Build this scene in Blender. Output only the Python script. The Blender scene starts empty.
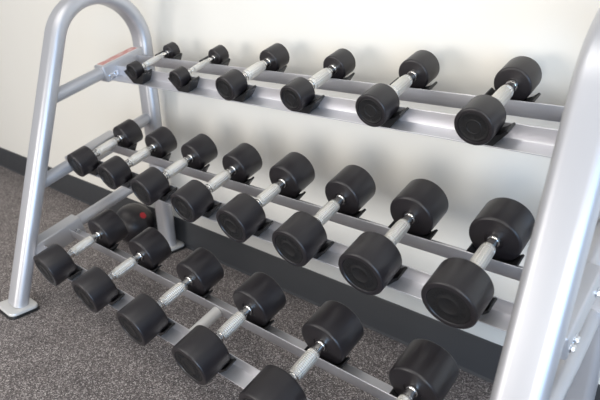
import bpy, bmesh, math
from mathutils import Vector, Matrix
S = bpy.context.scene
COL = S.collection

# ------------------------------------------------------------------ materials
def mat(name, base=(.5, .5, .5), rough=.5, metal=0., **kw):
    m = bpy.data.materials.new(name); m.use_nodes = True
    b = m.node_tree.nodes['Principled BSDF']
    b.inputs['Base Color'].default_value = (*base, 1)
    b.inputs['Roughness'].default_value = rough
    b.inputs['Metallic'].default_value = metal
    for k, v in kw.items(): b.inputs[k].default_value = v
    return m, m.node_tree.nodes, m.node_tree.links, b

def noise_bump(m, nodes, links, b, scale, strength, dist=.001, rough_var=None, detail=4):
    tc = nodes.new('ShaderNodeTexCoord'); n = nodes.new('ShaderNodeTexNoise')
    n.inputs['Scale'].default_value = scale; n.inputs['Detail'].default_value = detail
    links.new(tc.outputs['Object'], n.inputs['Vector'])
    bp = nodes.new('ShaderNodeBump'); bp.inputs['Strength'].default_value = strength
    bp.inputs['Distance'].default_value = dist
    links.new(n.outputs['Fac'], bp.inputs['Height']); links.new(bp.outputs['Normal'], b.inputs['Normal'])
    if rough_var:
        mr = nodes.new('ShaderNodeMapRange'); mr.inputs['To Min'].default_value = rough_var[0]; mr.inputs['To Max'].default_value = rough_var[1]
        links.new(n.outputs['Fac'], mr.inputs['Value']); links.new(mr.outputs['Result'], b.inputs['Roughness'])
    return tc, n

def ramp(nodes, stops):
    r = nodes.new('ShaderNodeValToRGB'); e = r.color_ramp.elements
    e[0].position, e[0].color = stops[0][0], (*stops[0][1], 1)
    e[1].position, e[1].color = stops[-1][0], (*stops[-1][1], 1)
    for p, c in stops[1:-1]:
        x = e.new(p); x.color = (*c, 1)
    return r

M = {}
m, n, l, b = mat('silver_powder_coat', (.56, .56, .58), .40, .55)
noise_bump(m, n, l, b, 900, .08, .0004, (.36, .44)); M['frame'] = m
m, n, l, b = mat('rail_steel', (.66, .655, .68), .34, .72)
noise_bump(m, n, l, b, 700, .08, .0004, (.32, .42)); M['rail'] = m
m, n, l, b = mat('black_rubber', (.0145, .0118, .0135), .35, 0., **{'Specular IOR Level': .62})
noise_bump(m, n, l, b, 260, .12, .0006, (.33, .42)); M['rubber'] = m
m, n, l, b = mat('black_end_face', (.006, .0055, .006), .5, 0.)
noise_bump(m, n, l, b, 300, .2, .0006, (.45, .6)); M['face'] = m
m, n, l, b = mat('black_plastic', (.012, .012, .013), .36, 0.)
noise_bump(m, n, l, b, 200, .1, .0005, (.3, .45)); M['plastic'] = m
m, n, l, b = mat('chrome', (.86, .85, .83), .14, 1.)
noise_bump(m, n, l, b, 120, .05, .0005, (.10, .2)); M['chrome'] = m
m, n, l, b = mat('bolt_steel', (.7, .72, .76), .22, 1.)
noise_bump(m, n, l, b, 300, .05, .0005, (.18, .3)); M['bolt'] = m
# knurled grip: diamond relief round the handle (axis = local Y)
m, n, l, b = mat('knurled_grip', (.93, .90, .84), .38, .80)
tc = n.new('ShaderNodeTexCoord'); sp = n.new('ShaderNodeSeparateXYZ'); l.new(tc.outputs['Object'], sp.inputs[0])
at = n.new('ShaderNodeMath'); at.operation = 'ARCTAN2'; l.new(sp.outputs['X'], at.inputs[0]); l.new(sp.outputs['Z'], at.inputs[1])
def fn(op, a, bb):
    q = n.new('ShaderNodeMath'); q.operation = op
    for i, v in enumerate((a, bb)):
        if v is None: continue
        if isinstance(v, (int, float)): q.inputs[i].default_value = v
        else: l.new(v, q.inputs[i])
    return q.outputs[0]
an = fn('MULTIPLY', at.outputs[0], 9.0); yy = fn('MULTIPLY', sp.outputs['Y'], 620.0)
s1 = fn('SINE', fn('ADD', an, yy), None); s2 = fn('SINE', fn('SUBTRACT', an, yy), None)
hh = fn('MULTIPLY', s1, s2)
bp = n.new('ShaderNodeBump'); bp.inputs['Strength'].default_value = .8; bp.inputs['Distance'].default_value = .0013
l.new(hh, bp.inputs['Height']); l.new(bp.outputs['Normal'], b.inputs['Normal']); M['grip'] = m
m, n, l, b = mat('foot_cap', (.72, .71, .69), .4, .3)
noise_bump(m, n, l, b, 300, .05); M['cap'] = m
m, n, l, b = mat('white_label', (.74, .72, .70), .4); noise_bump(m, n, l, b, 200, .04); M['label'] = m
# red and pale printed sticker
m, n, l, b = mat('red_sticker', (.6, .2, .2), .35, 0.)
tc = n.new('ShaderNodeTexCoord'); mp = n.new('ShaderNodeMapping'); l.new(tc.outputs['Object'], mp.inputs[0])
mp.inputs['Scale'].default_value = (60, 22, 1)
w = n.new('ShaderNodeTexNoise'); w.inputs['Scale'].default_value = 1.; w.inputs['Detail'].default_value = 1; l.new(mp.outputs[0], w.inputs['Vector'])
r = ramp(n, [(.40, (.58, .20, .18)), (.52, (.64, .28, .26)), (.62, (.75, .58, .54))]); l.new(w.outputs['Fac'], r.inputs[0]); l.new(r.outputs[0], b.inputs['Base Color']); M['sticker'] = m
m, n, l, b = mat('red_print', (.55, .03, .04), .4); noise_bump(m, n, l, b, 200, .05); M['red'] = m
# painted wall
m, n, l, b = mat('cream_wall_paint', (.80, .775, .73), .42, 0.)
tc, nz = noise_bump(m, n, l, b, 60, .05, .002)
n2 = n.new('ShaderNodeTexNoise'); n2.inputs['Scale'].default_value = 1.2; l.new(tc.outputs['Object'], n2.inputs['Vector'])
r = ramp(n, [(.3, (.815, .79, .725)), (.7, (.835, .81, .75))]); l.new(n2.outputs['Fac'], r.inputs[0]); l.new(r.outputs[0], b.inputs['Base Color']); M['wall'] = m
m, n, l, b = mat('dark_cove_base', (.040, .042, .046), .42, 0.)
noise_bump(m, n, l, b, 30, .06, .002, (.35, .5)); M['base'] = m
# speckled recycled rubber floor
m, n, l, b = mat('speckled_rubber_floor', (.1, .1, .1), .75, 0.)
tc = n.new('ShaderNodeTexCoord')
v = n.new('ShaderNodeTexVoronoi'); v.inputs['Scale'].default_value = 360; l.new(tc.outputs['Object'], v.inputs['Vector'])
sx = n.new('ShaderNodeSeparateColor'); l.new(v.outputs['Color'], sx.inputs[0])
r1 = ramp(n, [(.0, (.065, .057, .057)), (.45, (.135, .118, .115)), (.70, (.22, .195, .19)), (.86, (.40, .365, .355)), (1., (.64, .60, .58))]); l.new(sx.outputs[0], r1.inputs[0])
n3 = n.new('ShaderNodeTexNoise'); n3.inputs['Scale'].default_value = 9; n3.inputs['Detail'].default_value = 3; l.new(tc.outputs['Object'], n3.inputs['Vector'])
r2 = ramp(n, [(.3, (.86, .84, .83)), (.7, (1.1, 1.08, 1.06))]); l.new(n3.outputs['Fac'], r2.inputs[0])
mx = n.new('ShaderNodeMix'); mx.data_type = 'RGBA'; mx.blend_type = 'MULTIPLY'; mx.inputs[0].default_value = 1
l.new(r1.outputs[0], mx.inputs[6]); l.new(r2.outputs[0], mx.inputs[7]); l.new(mx.outputs[2], b.inputs['Base Color'])
bp = n.new('ShaderNodeBump'); bp.inputs['Strength'].default_value = .4; bp.inputs['Distance'].default_value = .001
l.new(v.outputs['Distance'], bp.inputs['Height']); l.new(bp.outputs['Normal'], b.inputs['Normal']); M['floor'] = m

# ------------------------------------------------------------------ mesh helpers
def smooth_angle(me, deg=38):
    for p in me.polygons: p.use_smooth = True
    bm = bmesh.new(); bm.from_mesh(me)
    for e in bm.edges:
        if len(e.link_faces) == 2 and e.calc_face_angle(0) > math.radians(deg): e.smooth = False
    bm.to_mesh(me); bm.free()

def obj(name, bm, mats, parent=None, mtx=None):
    me = bpy.data.meshes.new(name)
    bmesh.ops.recalc_face_normals(bm, faces=bm.faces)
    bm.to_mesh(me); bm.free(); smooth_angle(me)
    for q in (mats if isinstance(mats, list) else [mats]): me.materials.append(q)
    o = bpy.data.objects.new(name, me); COL.objects.link(o)
    if parent: o.parent = parent
    if mtx is not None: o.matrix_local = mtx
    return o

def empty(name, loc, rot=(0, 0, 0)):
    o = bpy.data.objects.new(name, None); o.empty_display_size = .05
    COL.objects.link(o); o.location = loc; o.rotation_euler = rot
    return o

def tag(o, label, cat, group=None):
    o['label'] = label; o['category'] = cat
    if group: o['group'] = group

def lathe_y(bm, prof, seg=48, sgn=1):
    """revolve (radius, y) about the Y axis"""
    rings = []
    for r, y in prof:
        y *= sgn
        if r < 1e-6: rings.append([bm.verts.new((0, y, 0))])
        else: rings.append([bm.verts.new((r*math.cos(2*math.pi*i/seg), y, r*math.sin(2*math.pi*i/seg))) for i in range(seg)])
    for a, c in zip(rings, rings[1:]):
        for i in range(seg):
            j = (i+1) % seg
            if len(a) == 1 and len(c) == 1: continue
            if len(a) == 1: bm.faces.new((a[0], c[i], c[j]))
            elif len(c) == 1: bm.faces.new((a[i], c[0], a[j]))
            else: bm.faces.new((a[i], c[i], c[j], a[j]))
    return bm

def box(bm, lo, hi, bev=0., seg=2, mi=0):
    g = bmesh.ops.create_cube(bm, size=1)
    c = [(a+b_)/2 for a, b_ in zip(lo, hi)]; s = [b_-a for a, b_ in zip(lo, hi)]
    for v_ in g['verts']: v_.co = Vector([c[k]+v_.co[k]*s[k] for k in range(3)])
    fs = set(f for v_ in g['verts'] for f in v_.link_faces)
    for f in fs: f.material_index = mi
    if bev > 0:
        es = list(set(e for v_ in g['verts'] for e in v_.link_edges))
        rr = bmesh.ops.bevel(bm, geom=es, offset=bev, segments=seg, affect='EDGES', profile=.5)
        for f in rr['faces']: f.material_index = mi
    return bm

def extrude_poly(bm, pts, ax, a, b_):
    """polygon pts (2D) extruded from a to b_ along axis ax ('X' -> pts are (y,z); 'Y' -> pts are (x,z))"""
    def P(p, t): return (t, p[0], p[1]) if ax == 'X' else (p[0], t, p[1])
    A = [bm.verts.new(P(p, a)) for p in pts]; B = [bm.verts.new(P(p, b_)) for p in pts]
    bm.faces.new(A); bm.faces.new(B[::-1])
    for i in range(len(pts)):
        j = (i+1) % len(pts); bm.faces.new((A[i], A[j], B[j], B[i]))
    return bm

def round_poly(pts, rads, seg=5):
    """round the corners of a closed 2D polygon"""
    out = []; N = len(pts)
    for i, p in enumerate(pts):
        r = rads[i] if isinstance(rads, (list, tuple)) else rads
        p = Vector(p); a = (Vector(pts[i-1])-p); c = (Vector(pts[(i+1) % N])-p)
        if r <= 0: out.append(tuple(p)); continue
        la, lc = a.length, c.length; a.normalize(); c.normalize()
        half = a.angle(c)/2; d = min(r/math.tan(half), la*.49, lc*.49); r = d*math.tan(half)
        cen = p + (a+c).normalized()*(r/math.sin(half))
        s = p+a*d-cen; e = p+c*d-cen; tot = s.angle(e)
        cross = s.x*e.y-s.y*e.x; sg = 1 if cross > 0 else -1
        for k in range(seg+1):
            t = sg*tot*k/seg; out.append((cen.x+s.x*math.cos(t)-s.y*math.sin(t), cen.y+s.x*math.sin(t)+s.y*math.cos(t)))
    return out

# ------------------------------------------------------------------ the room
YW = .7135
def struct(name, bm, m_, **k):
    o = obj(name, bm, m_, **k); o['kind'] = 'structure'; return o
struct('floor', box(bmesh.new(), (-3.6, -3.2, -.05), (4.6, YW, 0)), M['floor'])
struct('wall_back', box(bmesh.new(), (-3.6, YW, -.05), (4.6, YW+.12, 2.9)), M['wall'])
bm = bmesh.new()
prof = [(YW, 0), (YW-.012, 0), (YW-.006, .006), (YW-.005, .02), (YW-.005, .120), (YW-.003, .125), (YW, .125)]
extrude_poly(bm, prof, 'X', -3.6, 4.6)
struct('baseboard_back', bm, M['base'])

# ------------------------------------------------------------------ the rack
L = 1.662
TIER = [dict(a=.7551, th=.3125, sf=.1213, sb=.2137, sc=.1729, cu=.0192),
        dict(a=.5019, th=.3194, sf=-.0486, sb=.0446, sc=-.0001, cu=.0176),
        dict(a=.2805, th=.2898, sf=-.2631, sb=-.1636, sc=-.2138, cu=.0130)]
MB, FH, FW, TK = -.0294, .0394, .0436, .0030     # flange corner offset, flange height, width, plate thickness
BETA = math.radians(23); CB = .008; CW = .053
ROWS = [dict(X0=.1969, dx=.2454, r=[.0268, .0282, .0362, .0364, .0412, .0422], w=[.034, .041, .0580, .0555, .0615, .0626]),
        dict(X0=.1018, dx=.1983, r=[.0448, .0460, .0472, .0487, .0524, .0530, .0561, .0576], w=[.0640, .0655, .0735, .0745, .0770, .0790, .0790, .0760]),
        dict(X0=.2319, dx=.2407, r=[.0588, .0580, .0580, .0597, .0611, .0598], w=[.0736, .0752, .0800, .0800, .0860, .0880])]
rack = empty('dumbbell_rack', (0, 0, 0))
tag(rack, 'silver grey three tier steel dumbbell rack with arched tubular ends standing by the wall', 'dumbbell rack')

# arch centreline in the Y-Z plane
rr, zc = .172, .864; kf, kr = .318, -.0343
yc = kf*zc + rr*math.sqrt(1+kf*kf)
def arch_path():
    fdir = Vector((kf, 1)).normalized(); rdir = Vector((kr, 1)).normalized()
    cen = Vector((yc, zc))
    tf = cen + rr*Vector((-fdir.y, fdir.x)); tr = cen + rr*Vector((rdir.y, -rdir.x))
    P = []
    s = Vector((kf*.018, .018))
    for i in range(8): P.append((s.lerp(tf, i/8), fdir))
    a0 = math.atan2(tf.y-cen.y, tf.x-cen.x); a1 = math.atan2(tr.y-cen.y, tr.x-cen.x)
    N = 28
    for i in range(N+1):
        a = a0+(a1-a0)*i/N
        P.append((cen+rr*Vector((math.cos(a), math.sin(a))), Vector((math.sin(a), -math.cos(a)))))
    e = Vector((tr.x-kr*(tr.y-.018), .018))
    for i in range(1, 9): P.append((tr.lerp(e, i/8), -rdir))
    return P
AX, AY = .042, .0255                                       # half section of the flat-oval tube
def section(ax=AX, ay=AY, r=.0235):
    return round_poly([(-ax, -ay), (ax, -ay), (ax, ay), (-ax, ay)], r, 7)
def arch_bm():
    bm = bmesh.new(); rings = []; sec = section()
    for c, t in arch_path():
        nrm = Vector((-t.y, t.x))
        rings.append([bm.verts.new((u, c.x+nrm.x*v_, c.y+nrm.y*v_)) for u, v_ in sec])
    for A, B in zip(rings, rings[1:]):
        for i in range(len(sec)):
            j = (i+1) % len(sec); bm.faces.new((A[i], A[j], B[j], B[i]))
    bm.faces.new(rings[0]); bm.faces.new(rings[-1][::-1])
    return bm
def rounded_plate(bm, hx, hy, r, z0, z1, bev, mi):
    pts = round_poly([(-hx, -hy), (hx, -hy), (hx, hy), (-hx, hy)], r, 6)
    lv = [(1, z0), (1, z1-bev), (1-bev*.3/hx, z1-bev*.3), (1-bev/hx, z1)]
    R = [[bm.verts.new((p[0]*s, p[1]*s, z)) for p in pts] for s, z in lv]
    fs = [bm.faces.new(R[0]), bm.faces.new(R[-1])]
    for A, B in zip(R, R[1:]):
        for i in range(len(pts)):
            j = (i+1) % len(pts); fs.append(bm.faces.new((A[i], A[j], B[j], B[i])))
    for f in fs: f.material_index = mi
def tier_mtx(t, x=0., s=0., nv=0.):
    """frame of a tier: local X = world X, local Y runs up the slope, local Z normal to it"""
    th = t['th']; u = Vector((0, math.cos(th), math.sin(th))); nn = Vector((0, -math.sin(th), math.cos(th)))
    o = Vector((x, .375, t['a'])) + u*s + nn*nv
    return Matrix.Translation(o) @ Matrix.Rotation(th, 4, 'X')
def tube_bm(r, y0, y1, seg=28):
    bm = bmesh.new(); lathe_y(bm, [(0, y0), (r, y0), (r, y1), (0, y1)], seg); return bm
def bolt_bm(sgn):
    bm = bmesh.new()
    def ring(r, x, k, rot=0): return [bm.verts.new((sgn*x, r*math.cos(rot+2*math.pi*i/k), r*math.sin(rot+2*math.pi*i/k))) for i in range(k)]
    for r0, x0, x1, k in ((.0105, 0, .0015, 24), (.0072, .0015, .0072, 6)):
        A = ring(r0, x0, k); B = ring(r0, x1, k); C_ = ring(r0*.9, x1+.0008, k)
        for P_, Q in ((A, B), (B, C_)):
            for i in range(k):
                j = (i+1) % k; bm.faces.new((P_[i], P_[j], Q[j], Q[i]))
        bm.faces.new(A); bm.faces.new(C_)
    return bm
def along(t, edge):
    """where the centreline of a tier meets the front (edge 0) or rear (edge 1) leg, as distance along the slope"""
    th = t['th']; k = kf if edge == 0 else kr; off = 0 if edge == 0 else .6572
    # y = .375+s cos, z = a+s sin, y = off + k z
    return (off+k*t['a']-.375)/(math.cos(th)-k*math.sin(th))
BH = .027
def make_end_frame(x, inner):
    f = obj('end_frame', arch_bm(), M['frame'], rack, Matrix.Translation((x, 0, 0)))
    for y in (0.004, .6560):
        bm = bmesh.new(); rounded_plate(bm, .062, .050, .022, .010, .020, .005, 0)
        ft = obj('foot_plate', bm, M['cap'], f, Matrix.Translation((0, y, 0)))
        bm = bmesh.new(); rounded_plate(bm, .066, .054, .024, 0, .010, .002, 0)
        obj('foot_pad', bm, M['plastic'], f, Matrix.Translation((0, y, 0)))
    for ti, t in enumerate(TIER):
        base = tier_mtx(t)
        s0, s1 = along(t, 0)+.015, along(t, 1)-.015
        obj('cross_tube', tube_bm(.0225, s0, s1), M['frame'], f, base)
        b0, b1 = t['sf']-FW-.012, min(t['sb']+FW+.012, s1-.004)
        b0 = max(b0, s0+.012)
        obj('bracket', box(bmesh.new(), (-.030, b0, -(.044 if ti == 2 else .034)), (.030, b1, BH), .006, 3), M['frame'], f, base)
        if ti == 0:
            bm = box(bmesh.new(), (-.0245, b0+.008, 0), (.0245, b1-.004, .0005)); box(bm, (-.0215, b0+.012, .0004), (.016, b1-.010, .0009), mi=1)
            lb = obj('sticker', bm, [M['label'], M['sticker']], f, base @ Matrix.Translation((0, 0, BH)))
            lb['label'] = 'faded red and white sticker'
        for s in (t['sf']-.034, t['sf']-.012, t['sb']+.024):
            obj('bolt', bolt_bm(1), M['bolt'], f, base @ Matrix.Translation((.030, s, -.016)))
            obj('bolt', bolt_bm(-1), M['bolt'], f, base @ Matrix.Translation((-.030, s, -.016)))
    return f
make_end_frame(0, 1)
make_end_frame(L, -1)

# rails: one bent angle each
RX0, RX1 = .031, L-.031
def rail_bm(dirn):
    """corner at local origin; vertical leg up +Z, flat leg along dirn*Y"""
    d = dirn
    pts = [(0, 0), (d*FW, 0), (d*FW, TK), (d*TK, TK), (d*TK, FH), (0, FH)]
    pts = round_poly(pts, [.004, .001, .001, .003, .0012, .0012], 3)
    return extrude_poly(bmesh.new(), pts, 'X', RX0, RX1)
def rest(r):
    """height of a head's axis above the flat bottom of its cradle"""
    return max(r+.0002, (r-CB*math.sin(BETA))/math.cos(BETA))
def saddle_bm(r, cu, y0, y1):
    """plastic V cradle; base on flange plate, z measured from flange corner"""
    t = max(max(r+cu, .0500)-rest(r), TK+.0015)
    tb = math.tan(BETA); H = t+.0245; K = t+(.040-CB)*tb; z0 = TK
    th = .0075
    pts = [(CB+.016, z0), (CW+.0045, H-.0035), (CW, H), (.040, K), (CB, t), (-CB, t), (-.040, K), (-CW, H), (-CW-.0045, H-.0035), (-CB-.016, z0)]
    pts = round_poly(pts, [.004, .003, .0025, .002, .003, .003, .002, .0025, .003, .004], 4)
    return extrude_poly(bmesh.new(), pts, 'Y', y0, y1)
for ti, t in enumerate(TIER):
    row = ROWS[ti]
    for d, s in ((-1, t['sf']), (1, t['sb'])):
        rail = obj('rail', rail_bm(d), M['rail'], rack, tier_mtx(t, 0, s, MB))
        for i, r in enumerate(row['r']):
            x = row['X0']+row['dx']*i
            y0, y1 = (TK+.0006, FW-.0015) if d > 0 else (-FW+.0015, -TK-.0006)
            obj('saddle', saddle_bm(r, t['cu'], y0, y1), M['plastic'], rail, Matrix.Translation((x, 0, 0)))
t = TIER[2]
obj('centre_brace', tube_bm(.0165, t['sf']+.001, t['sb']-.001), M['cap'], rack, tier_mtx(t, L/2-.002, 0, -.012))

# ------------------------------------------------------------------ dumbbells
G = .1288
def head_bm(r, w, sgn):
    f = min(.0045, r*.1); g2 = min(.006, r*.12)
    P = [(0, .002), (r*.34, .002), (r*.36, 0), (r-g2, 0)]
    P += [(r-g2+g2*math.sin(a), g2-g2*math.cos(a)) for a in (math.radians(k) for k in (22, 45, 68, 90))]
    P += [(r-f+f*math.cos(a), w-f+f*math.sin(a)) for a in (math.radians(k) for k in (0, 18, 36, 54, 72, 90))]
    P += [(r*.80, w), (r*.775, w-.0022), (0, w-.0022)]
    bm = bmesh.new(); lathe_y(bm, P, 56, sgn); return bm
def face_bm(r, sgn):
    """end badge: raised rings, centre boss and a circle of worn raised marks"""
    bm = bmesh.new()
    lathe_y(bm, [(0, 0), (r*.765, 0), (r*.765, .0006), (r*.70, .0012), (r*.67, .0006), (r*.40, .0006), (r*.38, .0014), (r*.34, .0014), (r*.32, .0006), (r*.0, .0006)], 44, sgn)
    for i in range(26):
        if i % 13 in (0, 6): continue
        a = 2*math.pi*i/26
        x, z = r*.545*math.cos(a), r*.545*math.sin(a); hw = r*(.028 if i % 3 else .045); hl = r*.075
        y0, y1 = sgn*.0005, sgn*.0013
        ca, sa = math.cos(a), math.sin(a)
        q = []
        for u, v_ in ((-hl, -hw), (hl, -hw), (hl, hw), (-hl, hw)): q.append((x+u*ca-v_*sa, z+u*sa+v_*ca))
        extrude_poly(bm, q, 'Y', y0, y1)
    return bm
def handle_bm(r):
    g = G/2; k = .0118 if r > .03 else .0068; gr = .0162 if r > .03 else .0088
    half = [(k, g+.004), (k, g-.019), (k+.0020, g-.0195), (k+.0020, g-.0235), (k-.0006, g-.024), (k-.0006, g-.0255), (gr-.0012, g-.026), (gr-.0002, g-.033), (gr-.0026, g-.0342), (gr-.0026, g-.0358), (gr+.0002, g-.037), (gr+.0006, g-.048), (gr+.0006, 0)]
    pts = [(0, g+.004)]+half+[(a, -b_) for a, b_ in half[::-1][1:]]+[(0, -g-.004)]
    bm = bmesh.new(); lathe_y(bm, pts, 32)
    for f in bm.faces:
        c = f.calc_center_median()
        f.material_index = 1 if abs(c.y) < g-.0258 else 0
    return bm
def collar_bm(r, sgn):
    k = .0118 if r > .03 else .0068; g = G/2
    bm = bmesh.new()
    lathe_y(bm, [(k+.0002, g+.001), (k+.0024, g+.001), (k+.0022, g-.003), (k+.0016, g-.0042), (k+.0002, g-.0045)], 32, sgn)
    return bm
def make_dumbbell(r, w, loc, th):
    w *= 1.05
    root = empty('dumbbell', loc, (th, 0, 0))
    up = Matrix.Translation((0, 0, r))
    obj('handle', handle_bm(r), [M['chrome'], M['grip']], root, up)
    for sgn in (-1, 1):
        obj('collar', collar_bm(r, sgn), M['chrome'], root, up)
        hd = obj('head', head_bm(r, w, sgn), M['rubber'], root, up @ Matrix.Translation((0, sgn*G/2, 0)))
        obj('end_face', face_bm(r, sgn), M['face'], hd, Matrix.Translation((0, sgn*(w-.0021), 0)))
    return root
LAB = [['smallest black dumbbell, leftmost on the top tier beside the red sticker',
        'very small black dumbbell, second from the left on the top tier',
        'small black round dumbbell, third from the left on the top tier',
        'black round dumbbell on the top tier, third from its right end',
        'black round dumbbell on the top tier, second from its right end',
        'largest dumbbell of the top tier, at its right end near the close arched frame'],
       ['smallest dumbbell of the middle tier, leftmost beside the left arched frame',
        'black round dumbbell, second from the left on the middle tier',
        'black round dumbbell, third from the left on the middle tier, above the left rear leg',
        'black round dumbbell, fourth from the left on the middle tier',
        'black round dumbbell, fourth from the right end of the middle tier',
        'black round dumbbell, third from the right end of the middle tier',
        'large black dumbbell, second from the right end of the middle tier',
        'large black dumbbell at the right end of the middle tier against the close frame'],
       ['black round dumbbell at the left end of the bottom tier beside the front leg',
        'black round dumbbell, second from the left on the bottom tier',
        'black round dumbbell, third from the left on the bottom tier',
        'black round dumbbell on the bottom tier just right of the pale centre brace',
        'large black dumbbell on the bottom tier, cut by the lower edge of the picture',
        'large black dumbbell at the right end of the bottom tier, only its rear half visible']]
GR = ['dumbbells on the top tier', 'dumbbells on the middle tier', 'dumbbells on the bottom tier']
for ti, t in enumerate(TIER):
    row = ROWS[ti]
    for i, (r, w) in enumerate(zip(row['r'], row['w'])):
        x = row['X0']+row['dx']*i
        h = max(max(r+t['cu'], .0500)-rest(r), TK+.0015)+rest(r)         # axis height above the flange corner
        mt = tier_mtx(t, x, t['sc'], MB+h-r+.0003)
        d = make_dumbbell(r, w, mt.translation, t['th'])
        tag(d, LAB[ti][i], 'dumbbell', GR[ti])

# ------------------------------------------------------------------ dark ball behind the rack
ball = empty('medicine_ball', (-.160, .600, 0))
tag(ball, 'black ball with a red mark on the floor by the left rear leg', 'ball')
R_ = .089
bm = bmesh.new(); prof = []
for k in range(33):
    a = math.pi*k/32-math.pi/2; q = R_
    if k in (16,): q = R_-.0015
    prof.append((max(0, q*math.cos(a)) if 0 < k < 32 else 0, q*math.sin(a)))
lathe_y(bm, prof, 48)
obj('shell', bm, M['rubber'], ball, Matrix.Translation((0, 0, R_)) @ Matrix.Rotation(.5, 4, 'Z'))

bm = bmesh.new(); q = R_+.0012
lathe_y(bm, [(q*math.sin(math.radians(a)), q*math.cos(math.radians(a))) for a in (0, 3, 6, 9)]+[((R_-.003)*math.sin(math.radians(9)), (R_-.003)*math.cos(math.radians(9)))], 28)
pd = obj('print', bm, M['red'], ball, Matrix.Translation((0, 0, R_)) @ Vector((.80, .05, .62)).to_track_quat('Y', 'Z').to_matrix().to_4x4())
pd['label'] = 'red printed mark'

# ------------------------------------------------------------------ camera
cam = bpy.data.cameras.new('camera'); co = bpy.data.objects.new('camera', cam); COL.objects.link(co)
yaw, pitch, roll = .7044, .3647, -.0017
co.location = (1.8571, -.6359, 1.0557)
co.rotation_euler = (Matrix.Rotation(yaw, 3, 'Z') @ Matrix.Rotation(math.pi/2-pitch, 3, 'X') @ Matrix.Rotation(roll, 3, 'Z')).to_euler()
cam.sensor_width = 36; cam.lens = 36*550.42/600; cam.clip_start = .02
cam.dof.use_dof = True; cam.dof.focus_distance = 1.35; cam.dof.aperture_fstop = 4.5
S.camera = co

# ------------------------------------------------------------------ light
W = bpy.data.worlds.new('world'); S.world = W; W.use_nodes = True
bg = W.node_tree.nodes['Background']; bg.inputs[0].default_value = (.90, .94, 1., 1); bg.inputs[1].default_value = .30
def area(name, loc, target, sx, sy, power, col):
    ld = bpy.data.lights.new(name, 'AREA'); ld.shape = 'RECTANGLE'; ld.size = sx; ld.size_y = sy; ld.energy = power; ld.color = col
    o = bpy.data.objects.new(name, ld); COL.objects.link(o); o.location = loc
    o.rotation_euler = (Vector(target)-Vector(loc)).to_track_quat('-Z', 'Y').to_euler(); return o
for lx, k in ((-1.5, .5), (.5, 1.), (2.5, 1.1)):
    area('ceiling_light', (lx, -1.15, 2.8), (lx, -.5, 0), 1.4, 1.0, 20*k, (1., .94, .87) if lx < 0 else (1., .975, .93))
    area('ceiling_light', (lx, -2.6, 2.8), (lx, -1.0, 0), 1.5, 1.1, 2*k, (1., .95, .90))
area('window_and_fill_light', (4.3, -2.0, .75), (.9, .6, .35), 2.2, 1.5, 84, (.42, .66, 1.))
area('window_and_fill_light', (-.9, -3.4, .65), (.5, .6, .35), 2.3, 1.2, 66, (1., .95, .90))  # unseen low fill lamp, added in front to brighten the wall between tiers
area('window_and_fill_light', (2.7, -3.4, .65), (1.2, .6, .35), 1.8, 1.2, 50, (1., .98, .94))  # second added fill lamp; the gap between both keeps the near leg's reflection dark

S.view_settings.view_transform = 'Standard'; S.view_settings.look = 'None'
S.view_settings.exposure = .06; S.view_settings.gamma = 1.; S.view_settings.use_curve_mapping = False
